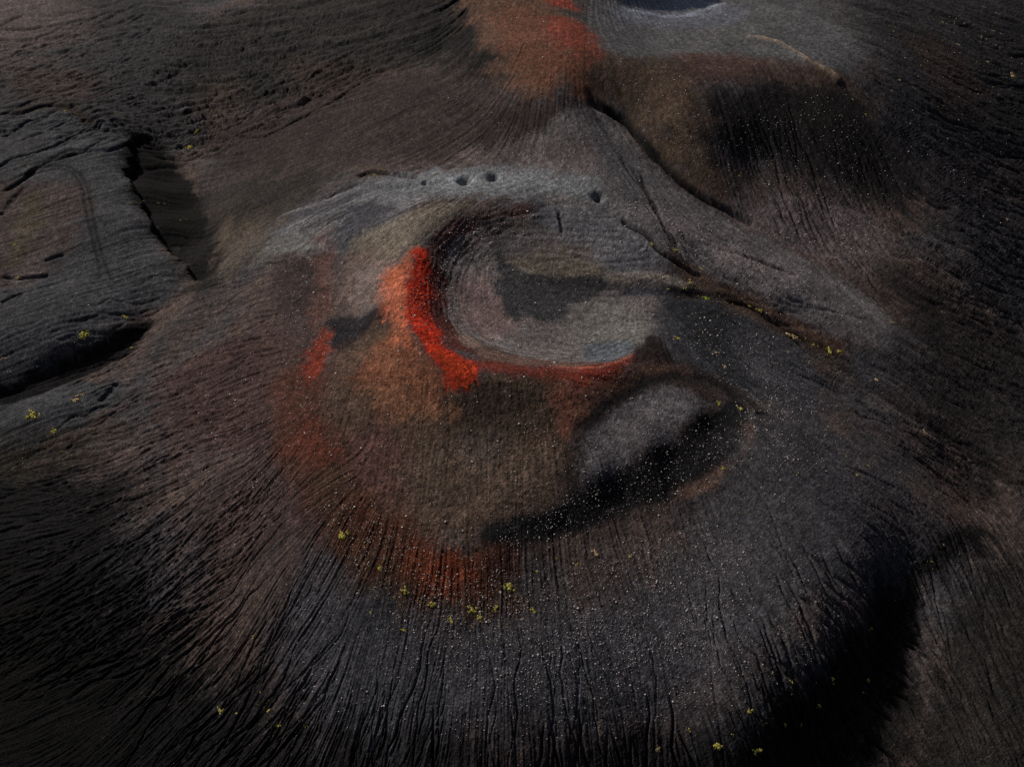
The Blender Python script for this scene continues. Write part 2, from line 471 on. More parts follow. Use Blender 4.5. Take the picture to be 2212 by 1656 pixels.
setv(amp, BOT, 0.14, 60); setv(ampm, BOT, 0.14, 60)
SLABS = '-250,-80 330,-80 330,200 270,300 320,470 400,600 300,690 150,770 -250,860'
setv(amp, SLABS, 0.13, 20); setv(ampm, SLABS, 0.15, 20)
SMOOTH = ('900,480 1000,440 1200,400 1420,470 1480,600 1420,760 1300,800 1050,800 900,720 870,600',
          '780,380 1100,330 1300,300 1600,480 1920,680 1900,740 1600,620 1380,500 1100,420 800,440',
          '1180,860 1340,810 1480,780 1620,860 1640,960 1500,1080 1250,1140 1050,1200 980,1190 1200,1080',
          '600,540 740,480 900,480 880,700 760,780 740,1000 640,980 620,760',
          '1000,0 1290,60 1300,180 1500,130 1560,400 1450,350 1290,200 1130,210',
          '720,760 850,680 1000,830 1240,840 1230,1040 980,1180 760,1040')
FLANK = '700,1280 900,1340 1200,1330 1500,1180 1660,1080 1800,1100 1780,1350 1600,1500 1300,1570 900,1560 720,1450'
setv(amp, FLANK, 0.055, 60); setv(ampm, FLANK, 0.04, 60)
for s in SMOOTH: setv(amp, s, 0.05, 25); setv(ampm, s, 0.04, 25)

det = np.zeros((NY, NX), np.float32)
det[CI, CJ] += amp[CI, CJ] * streak_f + ampm[CI, CJ] * streak_m * 0.9
win, m = region('870,600 900,500 1020,440 1200,410 1340,455 1430,530 1460,600 1430,700 1400,760 1300,810 1100,815 950,790 880,700', 6, 4)
rfull = np.zeros((NY, NX), np.float32); rfull[CI, CJ] = rill
rfull[win] *= 1 - m
rill = rfull[CI, CJ]
det[CI, CJ] -= rill
lump = fbm(X / 7.0, Y / 7.0, 4, 61).astype(np.float32)
det += 0.17 * lump * (0.5 + ampm * 2)
rough = fbm(X / 1.3, Y / 1.3, 3, 71, 0.6).astype(np.float32)
det += 0.05 * rough
grainn = rng.standard_normal((NY, NX)).astype(np.float32)
grains = 0.5 * grainn + 0.25 * (np.roll(grainn, 1, 0) + np.roll(grainn, 1, 1)) + 0.2 * np.roll(grainn, (1, 1), (0, 1))
det += 0.045 * grains

# coarse ground on the scoria shelf and the crater wall
def addh(s, fn, feather, warp=10):
    win, m = region(s, feather, warp)
    if win is not None: det[win] += m * fn(win)
addh('720,780 840,700 960,820 1100,800 1240,830 1230,1040 1060,1130 980,1190 860,1120 740,1020 700,900', lambda w: 0.06 * rough[w] + 0.12 * lump[w], 20)
addh('900,480 1000,440 1150,430 1160,480 1000,540 985,640 1000,720 1080,770 1040,790 920,740 875,640', lambda w: 0.10 * rough[w], 10)
# stepped ledges round the inside of the crater
win, m = region('930,520 1000,470 1150,450 1180,500 1050,520 1000,600 1000,690 1080,750 1250,775 1330,770 1300,790 1050,785 950,720 910,620', 10, 6)
zz = h0[win]
det[win] += m * 0.09 * np.sin(zz * 5.0 + 2.0 * WX1[win])

# cracks, gully lines and tracks: (line, width, edge, depth)
for s, w_, f_, d_ in (
    ('1262,185 1290,225 1330,250 1365,275 1400,325 1430,350 1470,390 1520,428 1600,470 1680,520', 4, 5, 2.4),
    ('1365,275 1385,310 1430,345', 2, 3, 0.9),
    ('1270,205 1300,260 1330,300', 6, 6, 0.7),
    ('1340,330 1360,370 1395,410 1415,440 1440,500 1480,560', 2, 3, 1.0),
    ('1335,470 1365,490 1400,510 1430,545 1480,580 1525,600', 3, 4, 1.5),
    ('1380,360 1400,420 1420,460 1450,500 1470,540', 2, 3, 0.8),
    ('1205,455 1212,480 1215,505', 2, 2.5, 0.8),
    ('1420,632 1500,640 1560,642 1600,655 1650,680 1720,720 1790,765 1860,810', 8, 8, 0.7),
    ('1560,645 1620,660 1680,700 1760,745', 2, 3, 1.0),
    ('1500,520 1580,545 1680,580 1760,640 1850,700', 2, 4, 0.5),
    ('770,385 800,372 840,375 880,380 905,388', 5, 5, 1.4),
    ('700,430 780,395', 5, 6, 0.8),
    ('0,246 50,242 90,228 150,228 175,245 210,275 240,280', 6, 5, 1.8),
    ('0,300 60,262 110,245', 4, 4, 1.2),
    ('0,420 50,385 95,352 150,335 210,318', 6, 4, 1.8),
    ('0,470 20,440 60,400', 4, 4, 1.0),
    ('0,598 40,600 80,598 110,592', 5, 3, 1.5),
    ('0,655 30,640 50,632', 3, 3, 1.0),
    ('95,563 120,555 140,550', 3, 3, 1.0),
    ('330,165 350,150 410,160', 4, 4, 1.2),
    ('310,185 345,175 370,160 400,140', 5, 5, 1.5),
    ('215,870 240,840 262,822', 6, 5, 1.4),
    ('340,705 250,755 150,800 30,850 -60,880', 26, 16, 2.4),
        ('1630,890 1660,900 1720,940 1800,1000', 3, 5, 0.6),
    ('1840,880 1900,930 1980,990 2050,1040', 3, 4, 0.9),
    ('1700,800 1780,830 1870,880 1950,930', 3, 4, 0.7),
):
    win, m = stroke(s, w_, f_, 2.0)
    if win is not None: det[win] -= m * d_
# levee ridges beside the gullies
for s, w_, f_, d_ in (
    ('1300,608 1380,600 1450,612 1500,628', 10, 10, 0.9),
    ('1605,78 1680,95 1740,130 1800,163 1818,185', 4, 7, 1.4),
    ('770,395 850,400 900,390 960,395', 6, 8, 0.8),
):
    win, m = stroke(s, w_, f_, 1.5)
    if win is not None: det[win] += m * d_
# black scarp where the lava slab breaks off
win, m = region('283,292 330,300 400,380 470,480 480,600 410,590 372,540 330,480 300,420 270,380 288,340', 5, 9)
px_, py_ = parse('283,292 288,340 268,385 300,425 335,480 372,540 410,595')
sl = at(px_, py_)
dsc, _ = seg_dist(X[win], Y[win], *smooth_line(*sl, False, 4))
det[win] -= m * 5.0 * np.exp(-dsc / 7.0)
# three sink holes on the rim
for (px, py, rad, dep) in ((1003, 391, 13, 4.2), (1066, 383, 11, 3.6), (1292, 425, 11, 3.0), (918, 398, 6, 1.3)):
    lx, ly = at(px, py); u = unit_at(lx[0], ly[0]); R = rad * u
    win = window(np.array([lx[0]]), np.array([ly[0]]), R * 4)
    d = np.hypot((X[win] - lx[0]), (Y[win] - ly[0]) * 0.75) * (1 + 0.25 * WX1[win])
    det[win] -= dep * np.exp(-(d / R) ** 2 * 1.2)
    det[win] += 0.35 * np.exp(-((d - 1.7 * R) / (0.6 * R)) ** 2)
TRACK = [('0,400 40,380 90,362 140,358 172,375 188,400 195,430 203,475 216,530 228,570 240,600 252,622'),
         ('0,412 40,390 92,370 138,366 164,382 178,405 184,440 192,480 205,535 214,570 216,600 214,625')]
track_mask = np.zeros((NY, NX), np.float32)
for s in TRACK:
    win, m = stroke(s, 2.5, 2.5, 0.6)
    track_mask[win] = np.maximum(track_mask[win], m)
det -= 0.35 * track_mask

h = h0 + det * (0.15 + 0.85 * inside)
def ground_z(x, y):
    r, c = grid_index(x, y)
    return bil(h, r, c)

# ------------------------------------------------------------------ soil colours
ILL = 0.56            # what flat ground reflects of its own colour in this light
def lin(c):
    c = np.asarray(c, float) / 255.0
    return np.where(c <= 0.04045, c / 12.92, ((c + 0.055) / 1.055) ** 2.4)
def soil(c):
    return np.minimum(lin(c) / ILL, 0.75).astype(np.float32)
fray = 0.45 * fbm(X / 1.6, Y / 1.6, 2, 73, 0.8).astype(np.float32) + 0.35 * noise(X / 6.0, Y / 6.0, 75).astype(np.float32)
fray[CI, CJ] += 0.22 * streak_f + 0.18 * streak_m
big = fbm(X / 60.0, Y / 60.0, 4, 131).astype(np.float32)
mid = fbm(X / 14.0, Y / 14.0, 4, 137).astype(np.float32)
C = np.zeros((NY, NX, 3), np.float32)
t = np.clip(0.5 + 0.9 * big + 0.5 * mid, 0, 1)[..., None]
C[:] = soil((55, 54, 57)) * (1 - t) + soil((60, 51, 48)) * t
edge_ = sstep(-25.0, 12.0, ed.astype(np.float32))[..., None]
C = C * (1 - edge_) + soil((33, 32, 33)) * edge_
def mixc(win, m, rgb, op):
    if win is None: return
    C[win] = C[win] * (1 - (m * op)[..., None]) + soil(rgb) * (m * op)[..., None]
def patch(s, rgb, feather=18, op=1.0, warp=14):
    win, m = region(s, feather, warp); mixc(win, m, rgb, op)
def line(s, rgb, width, feather, op=1.0, warp=4):
    win, m = stroke(s, width, feather, warp); mixc(win, m, rgb, op)

# -- left lava slabs and the ground round them
patch('-250,-80 330,-80 420,200 320,320 -250,320', (41, 40, 42), 40)
patch('-250,-80 170,-80 130,110 -250,170', (70, 62, 62), 60, 0.9)
patch('30,150 200,150 190,215 60,210', (56, 46, 42), 30, 0.6)
patch('-250,270 270,275 310,470 400,600 300,685 150,765 -250,850', (49, 50, 53), 12)
patch('-100,430 110,390 190,420 130,560 -100,640', (58, 48, 46), 25, 0.8)
patch('60,420 100,430 80,500 40,560 20,540', (58, 54, 40), 18, 0.6)
patch('15,600 60,560 130,500 100,570 60,620', (74, 68, 68), 10, 0.6, 6)
patch('-250,860 120,830 260,830 240,880 80,960 -250,980', (49, 50, 53), 12)
# -- back cone, left flank
patch('380,80 600,0 980,-60 1050,60 1100,190 900,150 700,200 520,250 400,240', (33, 32, 32), 44)
patch('780,-40 980,-60 1060,90 1110,190 960,140 850,60', (23, 22, 22), 34, 0.9, 26)
patch('440,190 520,180 520,330 440,340', (54, 46, 42), 30, 0.7)
patch('480,270 700,180 950,150 1120,215 1260,230 1290,330 1080,350 900,350 700,370 520,390', (46, 39, 39), 40, 1.0, 26)
patch('620,130 800,140 900,170 760,200 640,190', (50, 41, 37), 34, 0.6)
patch('540,380 700,350 680,410 560,470 480,470', (40, 36, 33), 34, 0.8)
patch('400,430 560,380 700,370 620,470 480,510 430,570', (34, 32, 31), 30, 0.8, 24)
patch('490,480 600,470 580,540 480,610 440,590', (70, 62, 52), 30, 0.5, 26)
# -- red summit of the back cone
patch('960,-60 1180,-60 1300,70 1310,140 1250,200 1150,215 1100,190 1040,90', (74, 55, 45), 28, 1.0, 28)
patch('1060,20 1180,30 1190,90 1100,110', (88, 54, 42), 28, 0.6, 24)
patch('1185,35 1240,45 1290,75 1305,125 1260,140 1190,80', (90, 42, 32), 16, 0.9, 14)
patch('1140,110 1290,110 1270,160 1200,185 1140,165', (78, 46, 34), 36, 0.7, 24)
patch('1170,-40 1210,-10 1262,25 1225,20 1180,5', (105, 46, 36), 10, 0.9, 8)
patch('1205,22 1260,28 1300,45 1260,48', (40, 42, 45), 8, 0.8, 8)
# -- back crater
patch('1270,20 1330,-20 1800,-60 1900,60 1860,140 1820,160 1600,120 1400,125 1315,115', (64, 64, 66), 20, 1.0, 10)
patch('1750,-60 1950,-60 2000,100 1850,100', (58, 56, 56), 30, 0.8)
patch('1320,-60 1580,-60 1550,5 1480,24 1400,22 1340,8', (22, 29, 43), 16, 1.0, 8)
line('1330,14 1390,28 1440,36 1490,32 1530,18 1570,8', (120, 127, 140), 5, 9, 0.75, 10)
patch('1330,15 1560,10 1600,45 1440,60 1340,45', (74, 79, 90), 20, 0.5, 12)
patch('1380,95 1560,92 1620,120 1500,130 1380,125', (60, 60, 62), 16, 0.6)
# -- brown ridge and black face
patch('1290,120 1400,125 1500,120 1520,220 1580,430 1540,440 1460,370 1380,270 1290,200', (58, 47, 39), 34, 0.95, 26)
patch('1400,180 1480,200 1520,300 1560,420 1480,360 1420,270', (72, 59, 48), 44, 0.7, 26)
patch('1440,240 1475,250 1510,320 1470,310', (86, 74, 62), 34, 0.5, 20)
patch('1470,115 1640,130 1640,170 1560,180 1480,170', (60, 44, 40), 20, 0.8, 14)
patch('1660,150 1740,140 1820,170 1830,200 1700,190', (60, 48, 41), 18, 0.8, 12)
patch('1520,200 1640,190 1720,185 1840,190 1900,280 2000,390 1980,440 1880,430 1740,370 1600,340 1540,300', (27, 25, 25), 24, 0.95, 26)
patch('1560,340 1720,370 1860,430 1800,470 1660,430 1570,420', (50, 42, 40), 26, 0.8, 24)
patch('1580,460 1700,420 1860,450 1930,520 1900,600 1750,560', (80, 72, 73), 30, 0.85, 26)
line('1603,79 1640,84 1680,95 1715,112 1740,130 1775,148 1800,163 1818,185', (112, 98, 84), 2, 5, 0.75, 5)
# -- right hand slopes
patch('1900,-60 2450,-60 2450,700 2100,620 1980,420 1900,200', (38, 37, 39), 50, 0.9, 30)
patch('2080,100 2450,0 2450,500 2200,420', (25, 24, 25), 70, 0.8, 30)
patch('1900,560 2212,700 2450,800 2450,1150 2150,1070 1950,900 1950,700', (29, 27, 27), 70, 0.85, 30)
patch('1970,60 2050,90 2120,200 2060,260 1990,160', (50, 40, 36), 30, 0.6, 24)
patch('2060,330 2212,360 2212,440 2100,420', (52, 45, 42), 30, 0.5, 24)
# -- grey ash tongue and outer rim
patch('1120,340 1270,230 1340,270 1420,380 1600,490 1800,590 1920,680 1910,740 1800,720 1640,640 1480,560 1330,470 1200,410', (76, 73, 74), 14, 1.0, 8)
patch('1280,280 1340,300 1440,420 1360,440 1280,360', (66, 66, 69), 24, 0.6)
patch('1420,470 1560,520 1720,600 1660,620 1500,550', (92, 85, 86), 24, 0.6, 18)
patch('1440,560 1520,590 1640,650 1820,740 1800,770 1640,690 1500,610', (64, 50, 42), 10, 0.85, 8)
patch('1000,330 1250,290 1300,350 1200,400 1050,380', (84, 76, 76), 30, 0.7)
patch('770,400 870,375 960,370 1150,362 1270,395 1330,455 1200,425 1000,425 860,440 720,480', (84, 86, 89), 34, 1.0, 14)
patch('930,375 1240,375 1260,405 960,410', (97, 100, 104), 26, 0.6, 12)
patch('600,500 740,430 860,420 900,440 800,520 720,560 620,560', (88, 88, 92), 20, 0.9, 12)
patch('640,460 780,390 800,410 680,500', (60, 60, 64), 14, 0.5, 12)
patch('560,540 720,470 840,440 800,470 650,560 590,600', (90, 89, 86), 20, 0.5, 14)
for i_ in range(9):
    f_ = i_ / 8.0
    line('%d,%d %d,%d %d,%d' % (600 + 14 * i_, 470 + 14 * i_ - 30 * f_, 690 + 16 * i_, 440 + 10 * i_ - 20 * f_, 800 + 12 * i_, 395 + 8 * i_), ((50, 51, 55) if i_ % 2 else (100, 101, 102)), 4, 6, 0.5, 6)
# -- ring west of the crater
patch('570,580 650,550 730,560 740,700 700,740 620,760 590,680', (56, 47, 45), 20, 1.0, 14)
patch('590,580 640,560 690,590 680,660 620,690 590,640', (48, 40, 40), 18, 0.9, 10)
patch('690,510 722,505 722,600 700,690 668,690 690,600', (88, 58, 52), 18, 0.5, 18)
patch('725,480 800,440 860,450 800,520 750,600 730,640', (48, 49, 54), 20, 0.85, 12)
patch('740,560 860,480 900,480 880,560 840,640 740,680', (82, 69, 64), 30, 0.9, 14)
patch('760,520 850,470 920,450 1000,445 900,520 850,560', (92, 86, 77), 26, 0.8, 10)
patch('765,580 850,570 850,680 780,690', (94, 86, 84), 20, 0.6, 12)
patch('718,690 790,680 850,640 846,690 790,745 730,800 715,760', (27, 26, 30), 9, 0.95, 9)
patch('660,780 730,760 725,900 700,930', (74, 70, 72), 12, 0.6, 8)
# -- west flank colours
patch('350,820 560,700 650,760 660,980 500,1000 360,930', (56, 43, 41), 46, 0.9, 24)
patch('600,820 690,800 700,1000 640,1010 600,930', (72, 46, 38), 20, 0.8, 16)
patch('706,716 712,745 700,790 672,815 668,785 684,745', (96, 42, 30), 22, 0.8, 10)
patch('672,800 704,800 716,900 690,960 660,880', (74, 46, 44), 20, 0.5, 14)
patch('664,915 716,925 722,985 672,998 640,960', (84, 42, 32), 22, 0.75, 16)
patch('430,1080 640,1010 720,1150 560,1220 430,1180', (56, 45, 44), 46, 0.8, 24)
# -- brown scoria shelf
patch('720,770 840,690 960,820 1100,800 1240,820 1250,940 1240,1050 1070,1135 990,1195 860,1130 740,1040 695,900', (66, 53, 45), 22, 1.0, 16)
patch('960,830 1090,815 1190,830 1200,930 1010,940', (50, 41, 34), 34, 0.8, 22)
patch('850,1010 960,960 1180,960 1210,1050 1040,1120 900,1100', (70, 59, 51), 34, 0.7, 22)
patch('760,930 850,930 870,1060 790,1090 750,1020', (72, 50, 47), 34, 0.8, 22)
patch('740,1060 850,1080 940,1180 860,1180 760,1120', (72, 52, 46), 16, 0.7, 16)
patch('1000,930 1080,940 1060,1010 1000,990', (72, 64, 60), 22, 0.5, 20)
# -- crater
patch('905,560 950,500 1060,460 1200,425 1330,470 1420,530 1440,600 1420,700 1400,740 1330,780 1150,785 1020,760 930,700', (80, 76, 76), 14, 1.0, 8)
patch('1150,440 1330,460 1430,540 1420,590 1300,580 1220,520', (80, 80, 84), 18, 0.9, 14)
patch('985,600 1060,600 1130,690 1060,730 990,700', (94, 78, 76), 30, 0.8, 16)
patch('1090,550 1250,535 1310,600 1180,608 1110,590', (80, 73, 64), 20, 0.8, 10)
patch('1070,543 1102,548 1096,566 1140,590 1200,602 1310,606 1300,640 1230,660 1215,690 1180,692 1140,690 1110,692 1092,668 1080,640 1066,622 1072,590', (45, 45, 47), 9, 1.0, 10)
patch('1180,600 1310,602 1340,622 1220,626', (34, 34, 36), 12, 0.85, 5)
patch('1300,640 1400,690 1402,730 1370,755 1280,745 1230,700', (84, 83, 80), 26, 0.8, 10)
patch('1262,742 1350,735 1372,752 1330,780 1276,782', (66, 72, 78), 8, 0.9, 6)
line('1300,612 1350,604 1400,602 1450,612 1490,625', (112, 104, 95), 8, 10, 0.7, 4)
line('1325,630 1400,630 1480,634 1560,648', (40, 41, 46), 10, 8, 0.9, 5)
patch('930,520 980,480 1060,462 1145,438 1160,460 1050,482 985,520 955,580 960,660 985,710 960,715 930,660 915,580', (60, 42, 40), 8, 0.95, 8)
line('985,560 1020,520 1080,495 1160,480', (62, 54, 52), 8, 7, 0.8, 5)
patch('1150,430 1180,440 1170,480 1150,480', (54, 56, 62), 9, 0.6, 6)
patch('960,705 1060,745 1160,775 1300,780 1330,786 1100,795 1010,765', (60, 48, 44), 8, 0.8, 5)
patch('970,712 1020,728 1040,752 990,745', (100, 84, 77), 10, 0.8, 6)
patch('1040,750 1150,775 1290,788 1290,794 1130,790 1030,765', (84, 64, 57), 6, 0.6, 4)
# -- orange and red scoria on the crater rim
patch('840,600 900,560 890,640 896,700 925,760 965,830 960,880 900,900 830,890 765,810 800,760 850,690', (92, 58, 43), 28, 0.9, 16)
patch('790,830 960,860 950,900 850,900', (96, 70, 54), 24, 0.6, 20)
patch('826,590 870,575 906,545 890,600 880,650 886,700 880,745 850,690 828,640', (148, 82, 59), 28, 0.95, 10)
patch('903,540 925,545 938,590 935,650 945,700 965,745 1005,775 1040,790 1018,832 975,826 930,765 893,712 876,650 884,590', (140, 35, 17), 10, 1.0, 9)
patch('935,575 962,600 965,660 985,715 1010,760 965,745 940,690 930,620', (66, 30, 25), 14, 0.85, 12)
patch('950,760 1000,778 1034,792 1016,832 978,826', (120, 44, 20), 16, 0.75, 9)
patch('1030,775 1150,790 1270,796 1340,775 1372,764 1375,780 1330,815 1270,842 1160,820 1040,800', (80, 34, 26), 12, 0.9, 10)
patch('1230,795 1340,778 1330,812 1260,830', (92, 36, 26), 14, 0.6, 10)
line('1180,790 1270,794 1330,782 1370,762', (130, 74, 58), 2, 3, 0.6, 2)
patch('1190,840 1290,825 1360,785 1330,830 1270,900 1230,960 1200,900', (92, 58, 46), 16, 0.8, 14)
patch('1380,745 1420,728 1450,760 1440,785 1375,778', (32, 25, 25), 14, 0.8, 9)
patch('1400,790 1500,760 1520,780 1480,820 1380,815', (70, 58, 52), 12, 0.7, 8)
# -- grey terrace and black band
patch('1240,930 1320,850 1440,800 1560,810 1600,850 1520,860 1400,835 1300,910', (50, 43, 42), 12, 0.85, 10)
patch('1245,950 1310,900 1400,842 1490,845 1525,875 1450,945 1350,1000 1255,1040', (78, 75, 77), 11, 1.0, 8)
patch('1240,930 1256,950 1252,1050 1225,1080 1215,1000', (46, 40, 38), 10, 0.8, 8)
patch('1050,1140 1200,1095 1270,1050 1360,1010 1450,955 1530,885 1590,865 1625,900 1600,980 1500,1060 1350,1120 1200,1160 1100,1200 1040,1190', (22, 22, 23), 10, 1.0, 10)  # black scoria, with the shade of its slope painted into the colour
line('1622,905 1622,950 1590,1000 1530,1040 1440,1080', (84, 66, 58), 14, 10, 0.85, 8)
line('1235,965 1285,890 1350,838 1430,810 1510,812 1575,842 1605,885', (25, 23, 24), 14, 13, 0.85, 8)
line('1215,900 1290,852 1370,803 1440,786 1500,795', (76, 55, 45), 10, 12, 0.6, 8)
line('1440,728 1480,750 1498,785 1470,812', (64, 50, 45), 8, 9, 0.7, 5)
line('1462,722 1502,748 1522,790 1500,815', (34, 30, 30), 6, 8, 0.7, 5)
line('1590,850 1640,890 1648,955 1612,1020 1540,1072 1440,1112', (20, 20, 21), 8, 10, 0.8, 6)
line('1060,1215 1200,1180 1350,1135 1480,1085', (60, 49, 44), 14, 16, 0.5, 12)
# -- rust below the shelf
line('700,740 655,830 655,950 715,1070 810,1170 930,1250 1050,1290', (54, 33, 26), 50, 36, 0.75, 20)
patch('690,1000 780,1060 950,1190 1070,1180 1130,1290 1060,1350 900,1340 800,1260 700,1130', (62, 46, 36), 26, 0.95, 24)
patch('740,1080 860,1120 960,1190 1060,1180 1060,1290 950,1310 860,1250 760,1170', (64, 38, 29), 34, 0.85, 24)
patch('900,1180 1000,1190 1030,1210 1050,1270 960,1290 890,1240', (88, 42, 25), 26, 0.9, 18)
patch('960,1150 1000,1150 1000,1190 950,1185', (74, 69, 67), 14, 0.5, 10)
patch('1040,1170 1110,1180 1110,1260 1050,1280', (56, 34, 28), 14, 0.7, 12)
patch('860,1340 1000,1340 1010,1420 880,1420', (64, 52, 54), 30, 0.7, 24)
# -- grey lower flank; darkness of lower edge and hollow painted into the soil
patch('640,1250 850,1330 1200,1340 1500,1180 1650,1100 1750,1200 1650,1420 1300,1560 900,1600 650,1500', (60, 60, 64), 60, 0.9, 24)
patch('1300,1150 1500,1100 1640,1040 1650,1130 1480,1250 1300,1260', (58, 52, 52), 40, 0.6, 24)
patch('-250,1000 180,980 300,1080 330,1250 420,1400 560,1520 640,1750 -250,1900', (14, 14, 15), 90, 1.0, 30)  # corner darkening of the view, painted into the soil colour
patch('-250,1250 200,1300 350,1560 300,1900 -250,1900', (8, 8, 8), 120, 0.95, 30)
patch('60,930 260,890 280,950 140,1010 -20,1060 -50,1010', (46, 42, 37), 16, 0.35, 40)
patch('520,1460 560,1440 600,1540 560,1580 500,1560', (24, 23, 23), 12, 0.8, 14)
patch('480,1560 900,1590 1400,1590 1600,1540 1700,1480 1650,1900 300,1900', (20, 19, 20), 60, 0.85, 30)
patch('2090,1130 2150,1170 2010,1260 1970,1400 1990,1560 1850,1750 1450,1750 1600,1600 1720,1500 1830,1390 1900,1270 2000,1180', (19, 18, 18), 24, 0.95, 22)  # shadow of the hollow, painted dark into the soil
patch('2050,1330 2110,1240 2212,1180 2450,1150 2450,1750 2000,1750 1980,1560', (28, 27, 26), 30, 0.9, 16)
patch('2140,1100 2300,1120 2450,1250 2450,1500 2230,1350', (32, 31, 31), 40, 0.6, 30)
patch('1430,640 1560,660 1750,760 1770,900 1640,860 1520,800 1440,760', (46, 47, 51), 20, 0.9, 16)
patch('1450,640 1560,655 1600,760 1620,850 1540,800 1470,700', (31, 32, 35), 20, 0.8, 20)
patch('1620,920 1760,900 1860,1050 1800,1200 1650,1300 1400,1320 1520,1100', (57, 56, 59), 44, 0.9, 24)
patch('1380,745 1420,728 1450,760 1440,785 1375,778', (28, 22, 22), 12, 0.75, 9)
line('1340,330 1395,410 1415,440 1440,500 1480,560', (26, 24, 24), 1.5, 2.5, 0.85, 2)  # shade inside the cracks, painted as thin dark lines
line('1380,360 1420,460 1470,540', (30, 28, 28), 1.5, 2.5, 0.7, 2)
line('1335,470 1365,490 1400,510 1430,545 1480,580', (24, 21, 19), 2.5, 3, 0.9, 2)
line('1205,455 1212,480 1215,505', (30, 24, 23), 1.5, 2, 0.85, 1)
patch('706,716 712,745 700,790 672,815 668,785 684,745', (104, 41, 28), 18, 0.8, 9)
patch('664,915 716,925 722,985 672,998 640,960', (76, 40, 31), 28, 0.7, 18)
# bedding rings on the crater floor
win, m = region('905,560 950,500 1060,460 1200,425 1330,470 1420,530 1440,600 1420,700 1400,740 1330,780 1150,785 1020,760 930,700', 14, 4)
C[win] *= np.exp(m * 0.20 * np.sin(h0[win] * 6.5 + 1.2 * WX1[win]) * sstep(43.5, 46.5, h0[win]))[..., None]
# -- shade under the broken slab edges, painted black into the soil
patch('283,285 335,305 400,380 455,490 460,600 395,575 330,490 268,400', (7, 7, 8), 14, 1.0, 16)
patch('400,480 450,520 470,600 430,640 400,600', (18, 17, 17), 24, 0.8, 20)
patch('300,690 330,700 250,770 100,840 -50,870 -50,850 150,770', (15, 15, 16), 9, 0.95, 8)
# -- gully beds and slab cracks: groove shade painted in as darker lines
line('1262,185 1330,250 1365,275 1430,350 1520,428 1600,470', (17, 17, 18), 5, 4, 0.95, 2)
line('1420,632 1560,642 1650,680 1790,765 1860,810', (36, 30, 27), 9, 12, 0.75, 6)
line('770,385 800,372 840,375', (34, 32, 26), 10, 8, 0.8, 4)
line('0,246 90,228 150,228 210,275', (40, 33, 28), 8, 6, 0.8, 4)
line('0,420 95,352 210,318', (36, 33, 28), 6, 5, 0.7, 4)
C *= 1 - 0.5 * track_mask[..., None]
# streaks lighter on crests and darker in grooves, mottled patches and grain
st = np.zeros((NY, NX), np.float32)
st[CI, CJ] = 0.6 * streak_f + 0.4 * streak_m
mott = fbm((X + 0.6 * Y) / 3.1, (Y - 0.5 * X) / 3.1, 3, 171, 0.7).astype(np.float32)
tint = np.exp(0.16 * st * np.clip(amp * 4, 0.2, 1.2) + 0.22 * mid + 0.12 * big + 0.34 * mott + 0.26 * grains)
C *= tint[..., None]
C = np.clip(C, 0.0025, 0.8)

# ------------------------------------------------------------------ materials
def new_mat(name):
    m = bpy.data.materials.new(name); m.use_nodes = True
    nt = m.node_tree
    return m, nt, nt.nodes['Principled BSDF']

